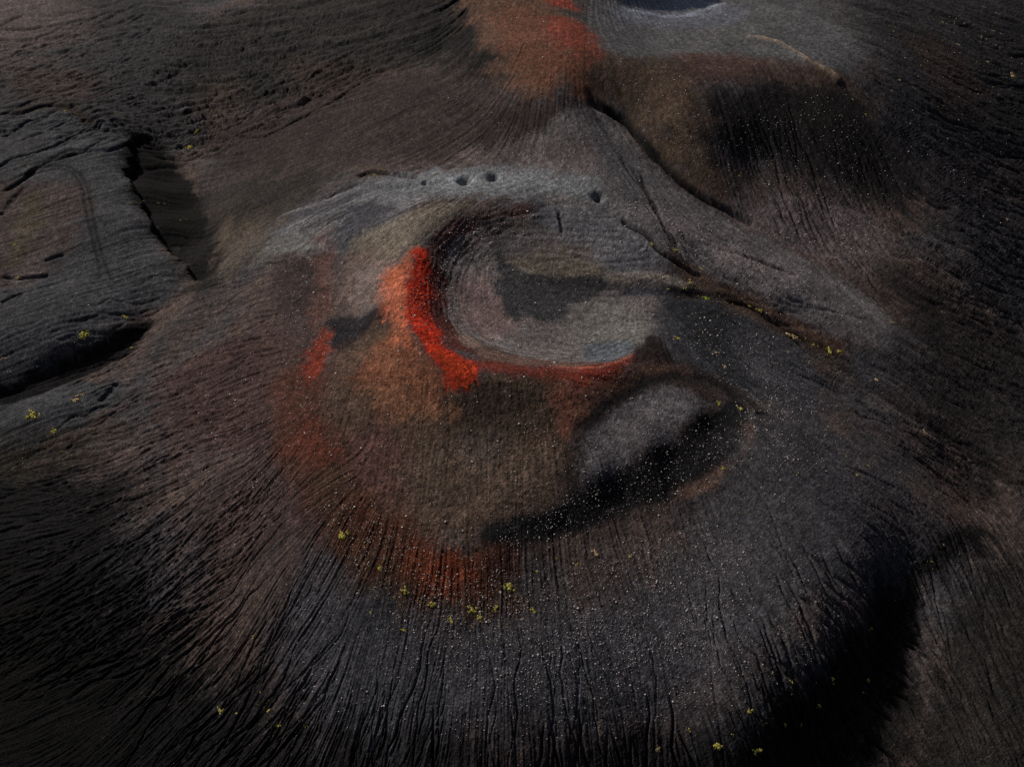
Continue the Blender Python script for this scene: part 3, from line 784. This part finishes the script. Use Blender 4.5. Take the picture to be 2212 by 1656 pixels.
def soil_material():
    m, nt, b = new_mat('volcanic_soil')
    N, L = nt.nodes, nt.links
    at_ = N.new('ShaderNodeAttribute'); at_.attribute_name = 'soil'
    geo = N.new('ShaderNodeNewGeometry')
    n1 = N.new('ShaderNodeTexNoise'); n1.inputs['Scale'].default_value = 1.9; n1.inputs['Detail'].default_value = 4; n1.inputs['Roughness'].default_value = 0.7
    n2 = N.new('ShaderNodeTexNoise'); n2.inputs['Scale'].default_value = 0.55; n2.inputs['Detail'].default_value = 3
    L.new(geo.outputs['Position'], n1.inputs['Vector']); L.new(geo.outputs['Position'], n2.inputs['Vector'])
    r1 = N.new('ShaderNodeMapRange'); r1.inputs['From Min'].default_value = 0.25; r1.inputs['From Max'].default_value = 0.75
    r1.inputs['To Min'].default_value = 0.2; r1.inputs['To Max'].default_value = 1.8
    L.new(n1.outputs['Fac'], r1.inputs['Value'])
    r2_ = N.new('ShaderNodeMapRange'); r2_.inputs['From Min'].default_value = 0.3; r2_.inputs['From Max'].default_value = 0.7
    r2_.inputs['To Min'].default_value = 0.82; r2_.inputs['To Max'].default_value = 1.18
    L.new(n2.outputs['Fac'], r2_.inputs['Value'])
    mu = N.new('ShaderNodeMath'); mu.operation = 'MULTIPLY'
    L.new(r1.outputs['Result'], mu.inputs[0]); L.new(r2_.outputs['Result'], mu.inputs[1])
    vm = N.new('ShaderNodeVectorMath'); vm.operation = 'SCALE'
    L.new(at_.outputs['Color'], vm.inputs[0]); L.new(mu.outputs[0], vm.inputs['Scale'])
    # small paler grains lying in the ash
    vo = N.new('ShaderNodeTexVoronoi'); vo.inputs['Scale'].default_value = 1.35
    L.new(geo.outputs['Position'], vo.inputs['Vector'])
    lt = N.new('ShaderNodeMapRange'); lt.inputs['From Min'].default_value = 0.15; lt.inputs['From Max'].default_value = 0.28
    lt.inputs['To Min'].default_value = 1.0; lt.inputs['To Max'].default_value = 0.0
    L.new(vo.outputs['Distance'], lt.inputs['Value'])
    sepc = N.new('ShaderNodeSeparateColor'); L.new(vo.outputs['Color'], sepc.inputs[0])
    pk = N.new('ShaderNodeMapRange'); pk.inputs['From Min'].default_value = 0.55; pk.inputs['From Max'].default_value = 1.0
    L.new(sepc.outputs[0], pk.inputs['Value'])
    gm = N.new('ShaderNodeMath'); gm.operation = 'MULTIPLY'
    L.new(lt.outputs['Result'], gm.inputs[0]); L.new(pk.outputs['Result'], gm.inputs[1])
    gs = N.new('ShaderNodeMath'); gs.operation = 'MULTIPLY_ADD'; gs.inputs[1].default_value = 2.6; gs.inputs[2].default_value = 1.0
    L.new(gm.outputs[0], gs.inputs[0])
    vm2 = N.new('ShaderNodeVectorMath'); vm2.operation = 'SCALE'
    L.new(vm.outputs['Vector'], vm2.inputs[0]); L.new(gs.outputs[0], vm2.inputs['Scale'])
    L.new(vm2.outputs['Vector'], b.inputs['Base Color'])
    bp = N.new('ShaderNodeBump'); bp.inputs['Strength'].default_value = 0.8; bp.inputs['Distance'].default_value = 0.38
    L.new(n1.outputs['Fac'], bp.inputs['Height']); L.new(bp.outputs['Normal'], b.inputs['Normal'])
    b.inputs['Roughness'].default_value = 0.95
    b.inputs['Specular IOR Level'].default_value = 0.12
    return m
SOIL = soil_material()

def speck_material(name, c0, c1, rough_=0.8, scale=3.0):
    m, nt, b = new_mat(name)
    N, L = nt.nodes, nt.links
    geo = N.new('ShaderNodeNewGeometry')
    nz = N.new('ShaderNodeTexNoise'); nz.inputs['Scale'].default_value = scale; nz.inputs['Detail'].default_value = 3
    L.new(geo.outputs['Position'], nz.inputs['Vector'])
    cr = N.new('ShaderNodeValToRGB')
    cr.color_ramp.elements[0].position = 0.3; cr.color_ramp.elements[1].position = 0.7
    cr.color_ramp.elements[0].color = (*c0, 1); cr.color_ramp.elements[1].color = (*c1, 1)
    L.new(nz.outputs['Fac'], cr.inputs['Fac']); L.new(cr.outputs['Color'], b.inputs['Base Color'])
    b.inputs['Roughness'].default_value = rough_
    b.inputs['Specular IOR Level'].default_value = 0.3
    return m
PALE = speck_material('pale_stone', (0.36, 0.30, 0.28), (0.88, 0.81, 0.76), 0.6, 0.6)
DARKROCK = speck_material('dark_scoria', (0.05, 0.04, 0.038), (0.16, 0.12, 0.11), 0.9, 1.4)
MOSS = {'yellow': speck_material('yellow_moss', (0.58, 0.52, 0.09), (0.85, 0.76, 0.20), 0.9, 1.1),
        'green': speck_material('green_moss', (0.26, 0.38, 0.03), (0.50, 0.62, 0.06), 0.9, 1.1),
        'tan': speck_material('tan_straw', (0.45, 0.33, 0.16), (0.78, 0.62, 0.36), 0.9, 1.1)}

# ------------------------------------------------------------------ ground meshes: one seamless surface cut into named pieces of land
fray = None
zone = np.zeros((NY, NX), np.int8)                          # 0 = far ground
def setz(s, v, warp=25):
    win, m = region(s, 1.0, warp)
    if win is not None: zone[win][m > 0.5] = v
zone[CI, CJ] = 1
setz('-240,-80 440,-80 450,120 420,300 400,420 420,560 330,700 260,860 200,960 -240,1060', 2)                                        # lava plain
setz('560,-82 1900,-82 2000,100 1960,300 2000,450 1900,560 1700,540 1520,430 1420,350 1340,270 1270,300 1100,350 800,350 500,440 430,320 430,150', 3)   # back cone
setz('560,540 720,450 860,400 1100,375 1300,420 1430,530 1500,640 1640,700 1760,900 1820,1120 1700,1500 1650,1780 300,1780 250,1250 330,900 440,640', 4)   # main cone
setz('905,560 950,500 1060,460 1200,425 1330,470 1420,530 1440,600 1420,700 1400,740 1330,785 1150,792 1020,775 930,710', 5, 6)      # crater
setz('1120,345 1270,230 1340,270 1420,380 1600,490 1800,590 1930,680 1910,745 1800,720 1640,640 1480,560 1330,470 1200,410', 6, 6)   # ash flow
setz('2060,1310 2110,1230 2212,1170 2420,1150 2420,1780 1990,1780 1980,1560', 7)                                                     # foreground ridge
zf = zone[:-1, :-1]
tf = np.maximum(np.maximum(track_mask[:-1, :-1], track_mask[1:, 1:]), np.maximum(track_mask[1:, :-1], track_mask[:-1, 1:])) > 0.55
zf = np.where(tf, 8, zf)
V = np.stack([X, Y, h], -1).reshape(-1, 3).astype(np.float32)
# shared vertex normals so that the cuts do not show
e1 = np.stack([np.gradient(X, axis=1), np.gradient(Y, axis=1), np.gradient(h, axis=1)], -1)
e0 = np.stack([np.gradient(X, axis=0), np.gradient(Y, axis=0), np.gradient(h, axis=0)], -1)
Nrm = np.cross(e1, -e0).astype(np.float32)
Nrm /= np.linalg.norm(Nrm, axis=-1, keepdims=True) + 1e-12
Nrm *= np.sign(Nrm[..., 2:3])
Nrm = Nrm.reshape(-1, 3)
Cf = C.reshape(-1, 3)
ids = np.arange(NY * NX, dtype=np.int32).reshape(NY, NX)
quads = np.stack([ids[1:, :-1], ids[1:, 1:], ids[:-1, 1:], ids[:-1, :-1]], -1)
for zi, nm in enumerate(('ground', 'ash_slope', 'lava_plain', 'background_cone', 'volcanic_cone', 'crater', 'ash_flow', 'foreground_ridge', 'vehicle_track')):
    fq = quads[zf == zi]
    if len(fq) == 0: continue
    used, inv = np.unique(fq, return_inverse=True)
    inv = inv.reshape(-1).astype(np.int32)
    me = bpy.data.meshes.new(nm)
    me.vertices.add(len(used)); me.vertices.foreach_set('co', V[used].ravel())
    me.loops.add(len(inv)); me.loops.foreach_set('vertex_index', inv)
    me.polygons.add(len(fq)); me.polygons.foreach_set('loop_start', np.arange(0, len(inv), 4, dtype=np.int32))
    me.update(calc_edges=True)
    ca = me.attributes.new('soil', 'FLOAT_COLOR', 'POINT')
    ca.data.foreach_set('color', np.concatenate([Cf[used], np.ones((len(used), 1), np.float32)], 1).ravel())
    me.polygons.foreach_set('use_smooth', np.ones(len(fq), bool))
    me.normals_split_custom_set_from_vertices(Nrm[used])
    me.materials.append(SOIL)
    o = bpy.data.objects.new(nm, me); col.objects.link(o)
    o['kind'] = 'structure'

# ------------------------------------------------------------------ loose stones
def ico():
    t = (1 + 5 ** 0.5) / 2
    v = np.array([(-1, t, 0), (1, t, 0), (-1, -t, 0), (1, -t, 0), (0, -1, t), (0, 1, t), (0, -1, -t), (0, 1, -t), (t, 0, -1), (t, 0, 1), (-t, 0, -1), (-t, 0, 1)], float)
    v /= np.linalg.norm(v[0])
    f = [(0, 11, 5), (0, 5, 1), (0, 1, 7), (0, 7, 10), (0, 10, 11), (1, 5, 9), (5, 11, 4), (11, 10, 2), (10, 7, 6), (7, 1, 8), (3, 9, 4), (3, 4, 2), (3, 2, 6), (3, 6, 8), (3, 8, 9), (4, 9, 5), (2, 4, 11), (6, 2, 10), (8, 6, 7), (9, 8, 1)]
    return v, np.array(f)
IV, IF = ico()
def stone_mesh(name, mat, seed):
    r = np.random.default_rng(seed)
    v = IV * r.uniform(0.75, 1.2, (12, 1)) * r.uniform(0.75, 1.25, 3) * np.array([1, 1, 0.75])
    me = bpy.data.meshes.new(name); me.from_pydata(v.tolist(), [], IF.tolist()); me.materials.append(mat)
    return me, v
PALES = [stone_mesh('pale_stone', PALE, 100 + i) for i in range(6)]

# (where, outline, how many, words)
STONE_ZONES = (
    ('1000,1230 1250,1220 1500,1150 1640,1150 1560,1350 1350,1480 1050,1500 880,1420 880,1300', 2100, 'on the grey lower flank below the crater'),
    ('700,1000 800,1080 950,1180 1060,1200 1050,1330 900,1340 760,1230 680,1100', 620, 'on the rust brown flank below the shelf'),
    ('1060,1140 1270,1050 1450,960 1600,880 1620,940 1500,1060 1300,1130 1100,1200', 560, 'on the black band below the grey terrace'),
    ('1260,960 1320,900 1410,845 1500,860 1430,950 1270,1030', 90, 'on the flat grey terrace'),
    ('740,800 850,720 960,830 1230,840 1220,1040 980,1170 780,1040', 330, 'on the brown scoria shelf'),
    ('880,600 930,540 1000,480 1130,450 1150,490 1000,550 980,640 1000,720 950,760 890,700', 520, 'on the red and black inner crater wall'),
    ('1000,540 1150,500 1400,520 1420,700 1300,770 1050,750 980,650', 330, 'on the grey crater floor'),
    ('1030,775 1340,775 1330,820 1100,815', 110, 'on the red southern crater rim'),
    ('600,560 740,520 760,760 720,980 640,960 600,760', 420, 'on the reddish ring west of the crater'),
    ('430,800 640,800 660,1000 560,1150 420,1050', 330, 'on the streaked western flank'),
    ('1500,650 1650,720 1760,860 1760,1000 1640,1060 1620,880 1480,760', 560, 'on the dark slope east of the crater'),
    ('1200,260 1400,400 1700,600 1880,720 1700,660 1450,560 1250,400 1050,340', 520, 'on the grey ash flow behind the crater'),
    ('1340,140 1480,150 1560,400 1470,370 1350,230', 300, 'on the brown ridge of the far cone'),
    ('1560,230 1830,200 1950,420 1900,560 1700,540 1600,440', 620, 'on the black face of the far cone'),
    ('1000,10 1180,20 1300,100 1250,200 1120,210', 280, 'on the rusty crest of the far cone'),
    ('520,230 1000,180 1150,300 900,350 620,350', 240, 'on the brown slope behind the crater'),
    ('1900,20 2180,60 2180,480 2000,500', 160, 'on the streaked slope at the right'),
    ('20,270 400,600 280,680 20,800', 60, 'on the grey lava slabs at the left'),
    ('600,1250 860,1350 900,1560 650,1500', 260, 'on the furrowed flank at the lower left'),
    ('1500,1300 1740,1200 1800,1350 1600,1520 1250,1600 900,1600 1000,1500', 700, 'on the dark foot of the cone'),
    ('780,400 1000,380 1250,420 1300,450 1000,440', 60, 'on the pale rim behind the crater'),
)
allst = []
for si, (poly, cnt, words) in enumerate(STONE_ZONES):
    cnt = int(cnt * 2.4)
    px, py = scatter_poly(poly, cnt)
    # clump them: keep those where a patchy field is high
    px = px + rng.normal(0, 26, cnt); py = py + rng.normal(0, 20, cnt)
    x, y = at(px, py)
    keep = (noise(x / 9.0, y / 9.0, 300) * 0.9 + rng.uniform(-0.5, 0.9, cnt)) > -0.15
    x, y = x[keep], y[keep]
    u = np.hypot(np.hypot(x, y), CAMZ - 35) / F
    sz = u * np.where(y > 300, 0.75, 1.0) * np.clip(0.68 * np.exp(rng.normal(0, 0.45, len(x))), 0.35, 2.5)
    for i in range(len(x)): allst.append((sz[i] / u[i], x[i], y[i], sz[i], si))
allst.sort(key=lambda q: -q[0])
sx = np.array([q[1] for q in allst]); sy = np.array([q[2] for q in allst]); ssz = np.array([q[3] for q in allst]); szn = [q[4] for q in allst]
sz_ = ground_z(sx, sy)
NBIG = 300
for i in range(NBIG):
    me, _ = PALES[i % len(PALES)]
    o = bpy.data.objects.new('pale_stone', me); col.objects.link(o)
    o.location = (sx[i], sy[i], sz_[i] + 0.25 * ssz[i]); o.scale = (ssz[i],) * 3
    o.rotation_euler = (0, 0, random.uniform(0, 6.28))
    o['label'] = 'small pale stone lying ' + STONE_ZONES[szn[i]][2]
    o['category'] = 'stone'
    o['group'] = 'pale stones ' + STONE_ZONES[szn[i]][2]
# the rest of the gravel
m_ = len(sx) - NBIG
vv = []; ff = []
sel = rng.integers(0, len(PALES), m_); ang = rng.uniform(0, 6.28, m_)
VV = np.zeros((m_, 12, 3)); 
for k in range(len(PALES)):
    q = np.where(sel == k)[0]; v = PALES[k][1]
    ca_, sa_ = np.cos(ang[q])[:, None], np.sin(ang[q])[:, None]
    s_ = ssz[NBIG:][q][:, None]
    VV[q, :, 0] = sx[NBIG:][q][:, None] + s_ * (v[:, 0] * ca_ - v[:, 1] * sa_)
    VV[q, :, 1] = sy[NBIG:][q][:, None] + s_ * (v[:, 0] * sa_ + v[:, 1] * ca_)
    VV[q, :, 2] = sz_[NBIG:][q][:, None] + s_ * (v[:, 2] + 0.25)
FF = (IF[None] + (np.arange(m_) * 12)[:, None, None]).reshape(-1, 3)
me = bpy.data.meshes.new('pale_gravel')
me.vertices.add(m_ * 12); me.vertices.foreach_set('co', VV.astype(np.float32).ravel())
me.loops.add(FF.size); me.loops.foreach_set('vertex_index', FF.astype(np.int32).ravel())
me.polygons.add(len(FF)); me.polygons.foreach_set('loop_start', np.arange(0, FF.size, 3, dtype=np.int32))
me.update(calc_edges=True); me.materials.append(PALE)
o = bpy.data.objects.new('pale_gravel', me); col.objects.link(o)
o['kind'] = 'stuff'; o['label'] = 'fine pale gravel sprinkled over the dark volcanic slopes'; o['category'] = 'gravel'

# ------------------------------------------------------------------ moss cushions and tufts
def tuft_mesh(name, mat, seed, lobes, leaves):
    """a patch of low cushions: each lobe a dome covered in small leaf blades"""
    r = np.random.default_rng(seed)
    vs, fs = [], []
    for l in range(lobes):
        a = r.uniform(0, 6.28); d = min(abs(r.normal(0, 0.42)), 0.6) if lobes > 1 else 0
        cx_, cy_ = d * math.cos(a), d * math.sin(a)
        R = r.uniform(0.16, 0.36) if lobes > 1 else 0.55
        for q in range(leaves):
            th = r.uniform(0, 6.28); ph = math.acos(r.uniform(0.05, 1)); rr_ = R * r.uniform(0.55, 1.1)
            n_ = np.array([math.sin(ph) * math.cos(th), math.sin(ph) * math.sin(th), math.cos(ph)])
            p = np.array([cx_, cy_, 0]) + n_ * rr_ * np.array([1, 1, 0.7])
            t1 = np.cross(n_, r.normal(size=3)); t1 /= np.linalg.norm(t1) + 1e-9; t2 = np.cross(n_, t1)
            s1, s2 = R * r.uniform(0.35, 0.6), R * r.uniform(0.2, 0.36)
            b = len(vs)
            vs += [p - t1 * s1 - n_ * 0.04, p + t2 * s2, p + t1 * s1 + n_ * R * r.uniform(0, 0.25), p - t2 * s2]
            fs.append((b, b + 1, b + 2, b + 3))
    me = bpy.data.meshes.new(name); me.from_pydata([tuple(v) for v in vs], [], fs); me.materials.append(mat)
    return me
TUFT = {}
for k, mt in MOSS.items():
    TUFT[k, 's'] = [tuft_mesh('moss_tuft', mt, 500 + i, 3, 14) for i in range(4)]
    TUFT[k, 'l'] = [tuft_mesh('moss_patch', mt, 600 + i, 11, 14) for i in range(4)]

# (offset of the survey sheet, words, [(across, down, half-width, kind)])   kind: y yellow, g green, t tan
SHEETS = (
    (0, 0, 'on the streaked trough left of the far cone', 'y', '1272,840,9 1225,922,14 1240,745,6 1305,742,6 1268,672,4 1345,687,4 1365,660,4 1445,708,4 1210,800,4 1283,1025,5 1212,1042,3 1112,1045,3'),
    (0, 0, 'in the upper left lava slab crack', 'y', '300,678,5 275,705,4 248,725,6 425,718,6 480,705,7 420,688,4 180,752,4 745,713,4'),
    (0, 0, 'in the crack above the vehicle track', 'y', '155,1048,5 207,1032,4 178,1070,6 122,1088,4 80,1105,4 38,1237,5'),
    (0, 0, 'on the grey slab beside the black scarp', 'y', '650,1005,5 840,1218,4 842,1315,4 918,1255,5 1017,1292,4 1062,1305,4 1205,1413,4 1165,1418,4 100,1585,7'),
    (834, 0, 'in the short dark crack on the pale rim', 'y', '205,1117,9 275,1098,6 660,1000,4'),
    (834, 0, 'on the rusty crest of the far cone', 'g', '1068,400,3 1142,487,3'),
    (834, 0, 'along the gully right of the crater', 'y', '2015,1560,9 2140,1555,5 2160,1620,8 2190,1630,7'),
    (1666, 0, 'on the dark slope in the upper right corner', 't', '1958,48,5 2040,92,7 1690,145,6 1715,150,5 1762,145,5 1830,148,5 2012,195,6 2065,210,6 1935,242,6 1785,290,8 1980,405,6'),
    (1666, 0, 'near the right edge below the upper corner', 't', '2150,500,15'),
    (1666, 0, 'on the slope right of the black face', 't', '1788,772,6 1372,200,6 1410,520,6 1510,575,5 1316,478,5 1655,1500,5 2105,1430,5'),
    (1666, 0, 'on the black face of the far cone', 'y', '1190,740,5 1105,640,5 1030,750,5 47,1132,4 370,1135,5'),
    (0, 624, 'on the slab edge above the black wedge', 'y', '540,510,17 808,393,9 840,570,6'),
    (0, 624, 'along the edge of the lowest lava slab', 'y', '220,1030,20 340,1138,11 640,810,6'),
    (0, 624, 'straggling beside the lowest lava slab', 't', '505,930,16 540,890,9'),
    (0, 624, 'in the left edge cracks of the lava slabs', 't', '110,130,9 265,115,6 20,660,8 55,750,6 30,268,5'),
    (0, 624, 'on the streaked western flank', 'y', '1777,393,6 1948,970,6'),
    (834, 624, 'beside the maroon hollow right of the crater', 'y', '2178,535,10 2118,222,7 1525,1382,3 1607,1355,3'),
    (1666, 624, 'where the breach gully begins', 't', '60,185,17'),
    (1666, 624, 'brightest in the bed of the breach gully', 'g', '157,270,12'),
    (1666, 624, 'in the bed of the breach gully', 'y', '20,228,7 118,77,8 330,305,6 438,310,7 500,345,9 553,405,6 60,250,4 290,298,5 210,248,4 390,270,4'),
    (1666, 624, 'widest below the breach gully', 't', '720,515,20'),
    (1666, 624, 'along the lower breach gully', 't', '805,530,7 878,575,6 863,492,6 823,683,7 1068,540,5'),
    (1666, 624, 'at the lower end of the breach gully', 'y', '850,567,6 955,605,12 1012,620,9'),
    (1666, 624, 'on the brown slope right of the main cone', 't', '1357,437,7 1253,800,10 1690,352,6 1565,1155,8 1405,1398,6'),
    (1666, 624, 'on the dark slope east of the crater', 't', '219,625,8 277,718,9 690,622,7 135,495,6'),
    (1666, 624, 'round the right end of the black band', 'y', '240,957,9 378,988,9 265,1380,8 750,1405,5'),
    (1666, 624, 'on the grey flank below the lower gully', 'y', '930,1127,6 1200,1358,5 1128,1413,6 1060,1300,5'),
    (0, 1248, 'round the dark notch at the lower left', 'y', '1420,1285,12 1680,1170,7 1730,1290,9 1805,1380,8 1970,1388,6 1535,1305,6 1640,810,6 2060,1255,4 1230,1380,4'),
    (834, 1248, 'at the left end of the rust band, largest there', 'y', '12,165,17'),
    (834, 1248, 'along the rust band, lower left edge', 'y', '245,365,11 415,520,12 340,550,5 185,655,6 403,770,9'),
    (834, 1248, 'below the brightest rust patch', 'y', '585,610,11 505,580,5 710,700,10'),
    (834, 1248, 'below the right end of the rust band', 'y', '850,635,14 995,628,10 900,690,11 870,655,6 952,835,6'),
    (834, 1248, 'right of the rust band, largest of all', 'y', '1090,485,18'),
    (834, 1248, 'on the grey flank below the black band', 'y', '1270,390,7 1243,640,9 1395,305,5 1520,345,6'),
    (834, 1248, 'on the lower flank right of the rust band', 't', '1645,265,12 1875,295,9 2050,1535,9 2110,295,4'),
    (1666, 1248, 'on the furrowed cone foot, lower right', 'y', '700,1090,11 973,1085,10 895,1250,9 1205,1095,8 1190,580,5 1178,1165,6 1230,740,8'),
    (1666, 1248, 'on the black ground at the lower right', 'y', '440,1300,10 675,1365,8 548,1365,6 230,1515,13 485,1545,13 40,1410,8 318,1440,7 770,1380,5'),
    (1666, 1248, 'beside the black hollow at the right edge', 't', '1620,328,6 1690,215,7 1510,322,5 1383,235,5 1555,490,5 1735,580,5'),
)
ORD = 'first second third fourth fifth sixth seventh eighth ninth tenth eleventh twelfth'.split()
KIND = {'y': ('yellow', 'yellow-green moss'), 'g': ('green', 'green moss'), 't': ('tan', 'straw-coloured grass')}   
cnt = 0
for ox, oy, words, k, lst in SHEETS:
    px, py, hw = np.array([[float(q) for q in p.split(',')] for p in lst.split()]).T
    gx = (ox + px * 0.377) * 0.8848; gy_ = (oy + py * 0.377) * 0.8848
    x, y = at(gx, gy_); z = ground_z(x, y)
    order = np.argsort(-hw)
    for rank, i in enumerate(order):
        u = unit_at(x[i], y[i])
        R = hw[i] * 0.3336 * u * 3.1
        big_ = hw[i] >= 8
        me = TUFT[KIND[k][0], 'l' if big_ else 's'][cnt % 4]
        nm = ('moss_patch' if big_ else 'moss_tuft') if k != 't' else ('grass_patch' if big_ else 'grass_tuft')
        o = bpy.data.objects.new(nm, me); col.objects.link(o)
        gx1 = ground_z(np.array([x[i] + 1.5]), np.array([y[i]]))[0] - ground_z(np.array([x[i] - 1.5]), np.array([y[i]]))[0]
        gy1 = ground_z(np.array([x[i]]), np.array([y[i] + 1.5]))[0] - ground_z(np.array([x[i]]), np.array([y[i] - 1.5]))[0]
        nrm = Vector((-gx1 / 3.0, -gy1 / 3.0, 1)).normalized()
        qt = nrm.to_track_quat('Z', 'Y')
        o.rotation_mode = 'QUATERNION'
        from mathutils import Quaternion
        o.rotation_quaternion = qt @ Quaternion((0, 0, 1), random.uniform(0, 6.28))
        o.location = (x[i], y[i], z[i] - 0.02); o.scale = (R, R, R * 0.75)
        if len(hw) == 1:
            o['label'] = ('patch of %s ' % KIND[k][1]) + words
        else:
            pos = int((gx < gx[i]).sum())
            o['label'] = ('%s from left, %s %s ' % (ORD[pos], KIND[k][1], 'patch' if big_ else 'tuft')) + words
        o['category'] = 'moss' if k != 't' else 'grass'
        o['group'] = 'plants ' + words
        cnt += 1

# tiny scattered moss specks, too many and too small to tell apart
vs, fs = [], []
r_ = np.random.default_rng(77)
for poly, cnt_, sp in (
    ('1400,515 1480,575 1560,640 1700,710 1850,800 1830,815 1680,730 1540,665 1440,600', 130, 6),
    ('700,1100 860,1230 950,1310 1100,1320 1180,1240 1140,1380 900,1380 760,1260', 150, 20),
    ('450,1560 560,1480 700,1560 620,1640 480,1620', 40, 15),
    ('1580,1470 1750,1400 1900,1250 2050,1150 2080,1180 1900,1380 1700,1560 1500,1620', 90, 15),
    ('330,200 470,200 480,330 380,340', 60, 10),
    ('0,232 90,222 170,232 160,245 0,255', 30, 4),
    ('0,425 90,350 100,360 10,440', 20, 4),
    ('20,960 200,920 260,900 120,1000 0,1060', 60, 10),
    ('1900,20 2180,30 2190,300 2000,250', 40, 20),
    ('1250,1150 1600,1020 1650,1100 1400,1260', 50, 20),
):
    px, py = scatter_poly(poly, cnt_)
    px = px + r_.normal(0, sp, cnt_); py = py + r_.normal(0, sp, cnt_)
    x, y = at(px, py); z = ground_z(x, y)
    for i in range(cnt_):
        u = unit_at(x[i], y[i]); R = u * r_.uniform(0.5, 1.3)
        for q in range(7):
            th = r_.uniform(0, 6.28); ph = math.acos(r_.uniform(0.2, 1))
            n_ = np.array([math.sin(ph) * math.cos(th), math.sin(ph) * math.sin(th), math.cos(ph)])
            t1 = np.cross(n_, r_.normal(size=3)); t1 /= np.linalg.norm(t1) + 1e-9; t2 = np.cross(n_, t1)
            p = np.array([x[i], y[i], z[i]]) + n_ * R * np.array([0.8, 0.8, 0.5])
            b = len(vs)
            vs += [tuple(p - t1 * R * 0.55), tuple(p + t2 * R * 0.35), tuple(p + t1 * R * 0.55 + n_ * R * 0.15), tuple(p - t2 * R * 0.35)]
            fs.append((b, b + 1, b + 2, b + 3))
me = bpy.data.meshes.new('moss_specks'); me.from_pydata(vs, [], fs); me.materials.append(MOSS['yellow'])
o = bpy.data.objects.new('moss_specks', me); col.objects.link(o)
o['kind'] = 'stuff'; o['label'] = 'tiny yellow moss specks strewn along gullies and the foot of the cone'; o['category'] = 'moss'
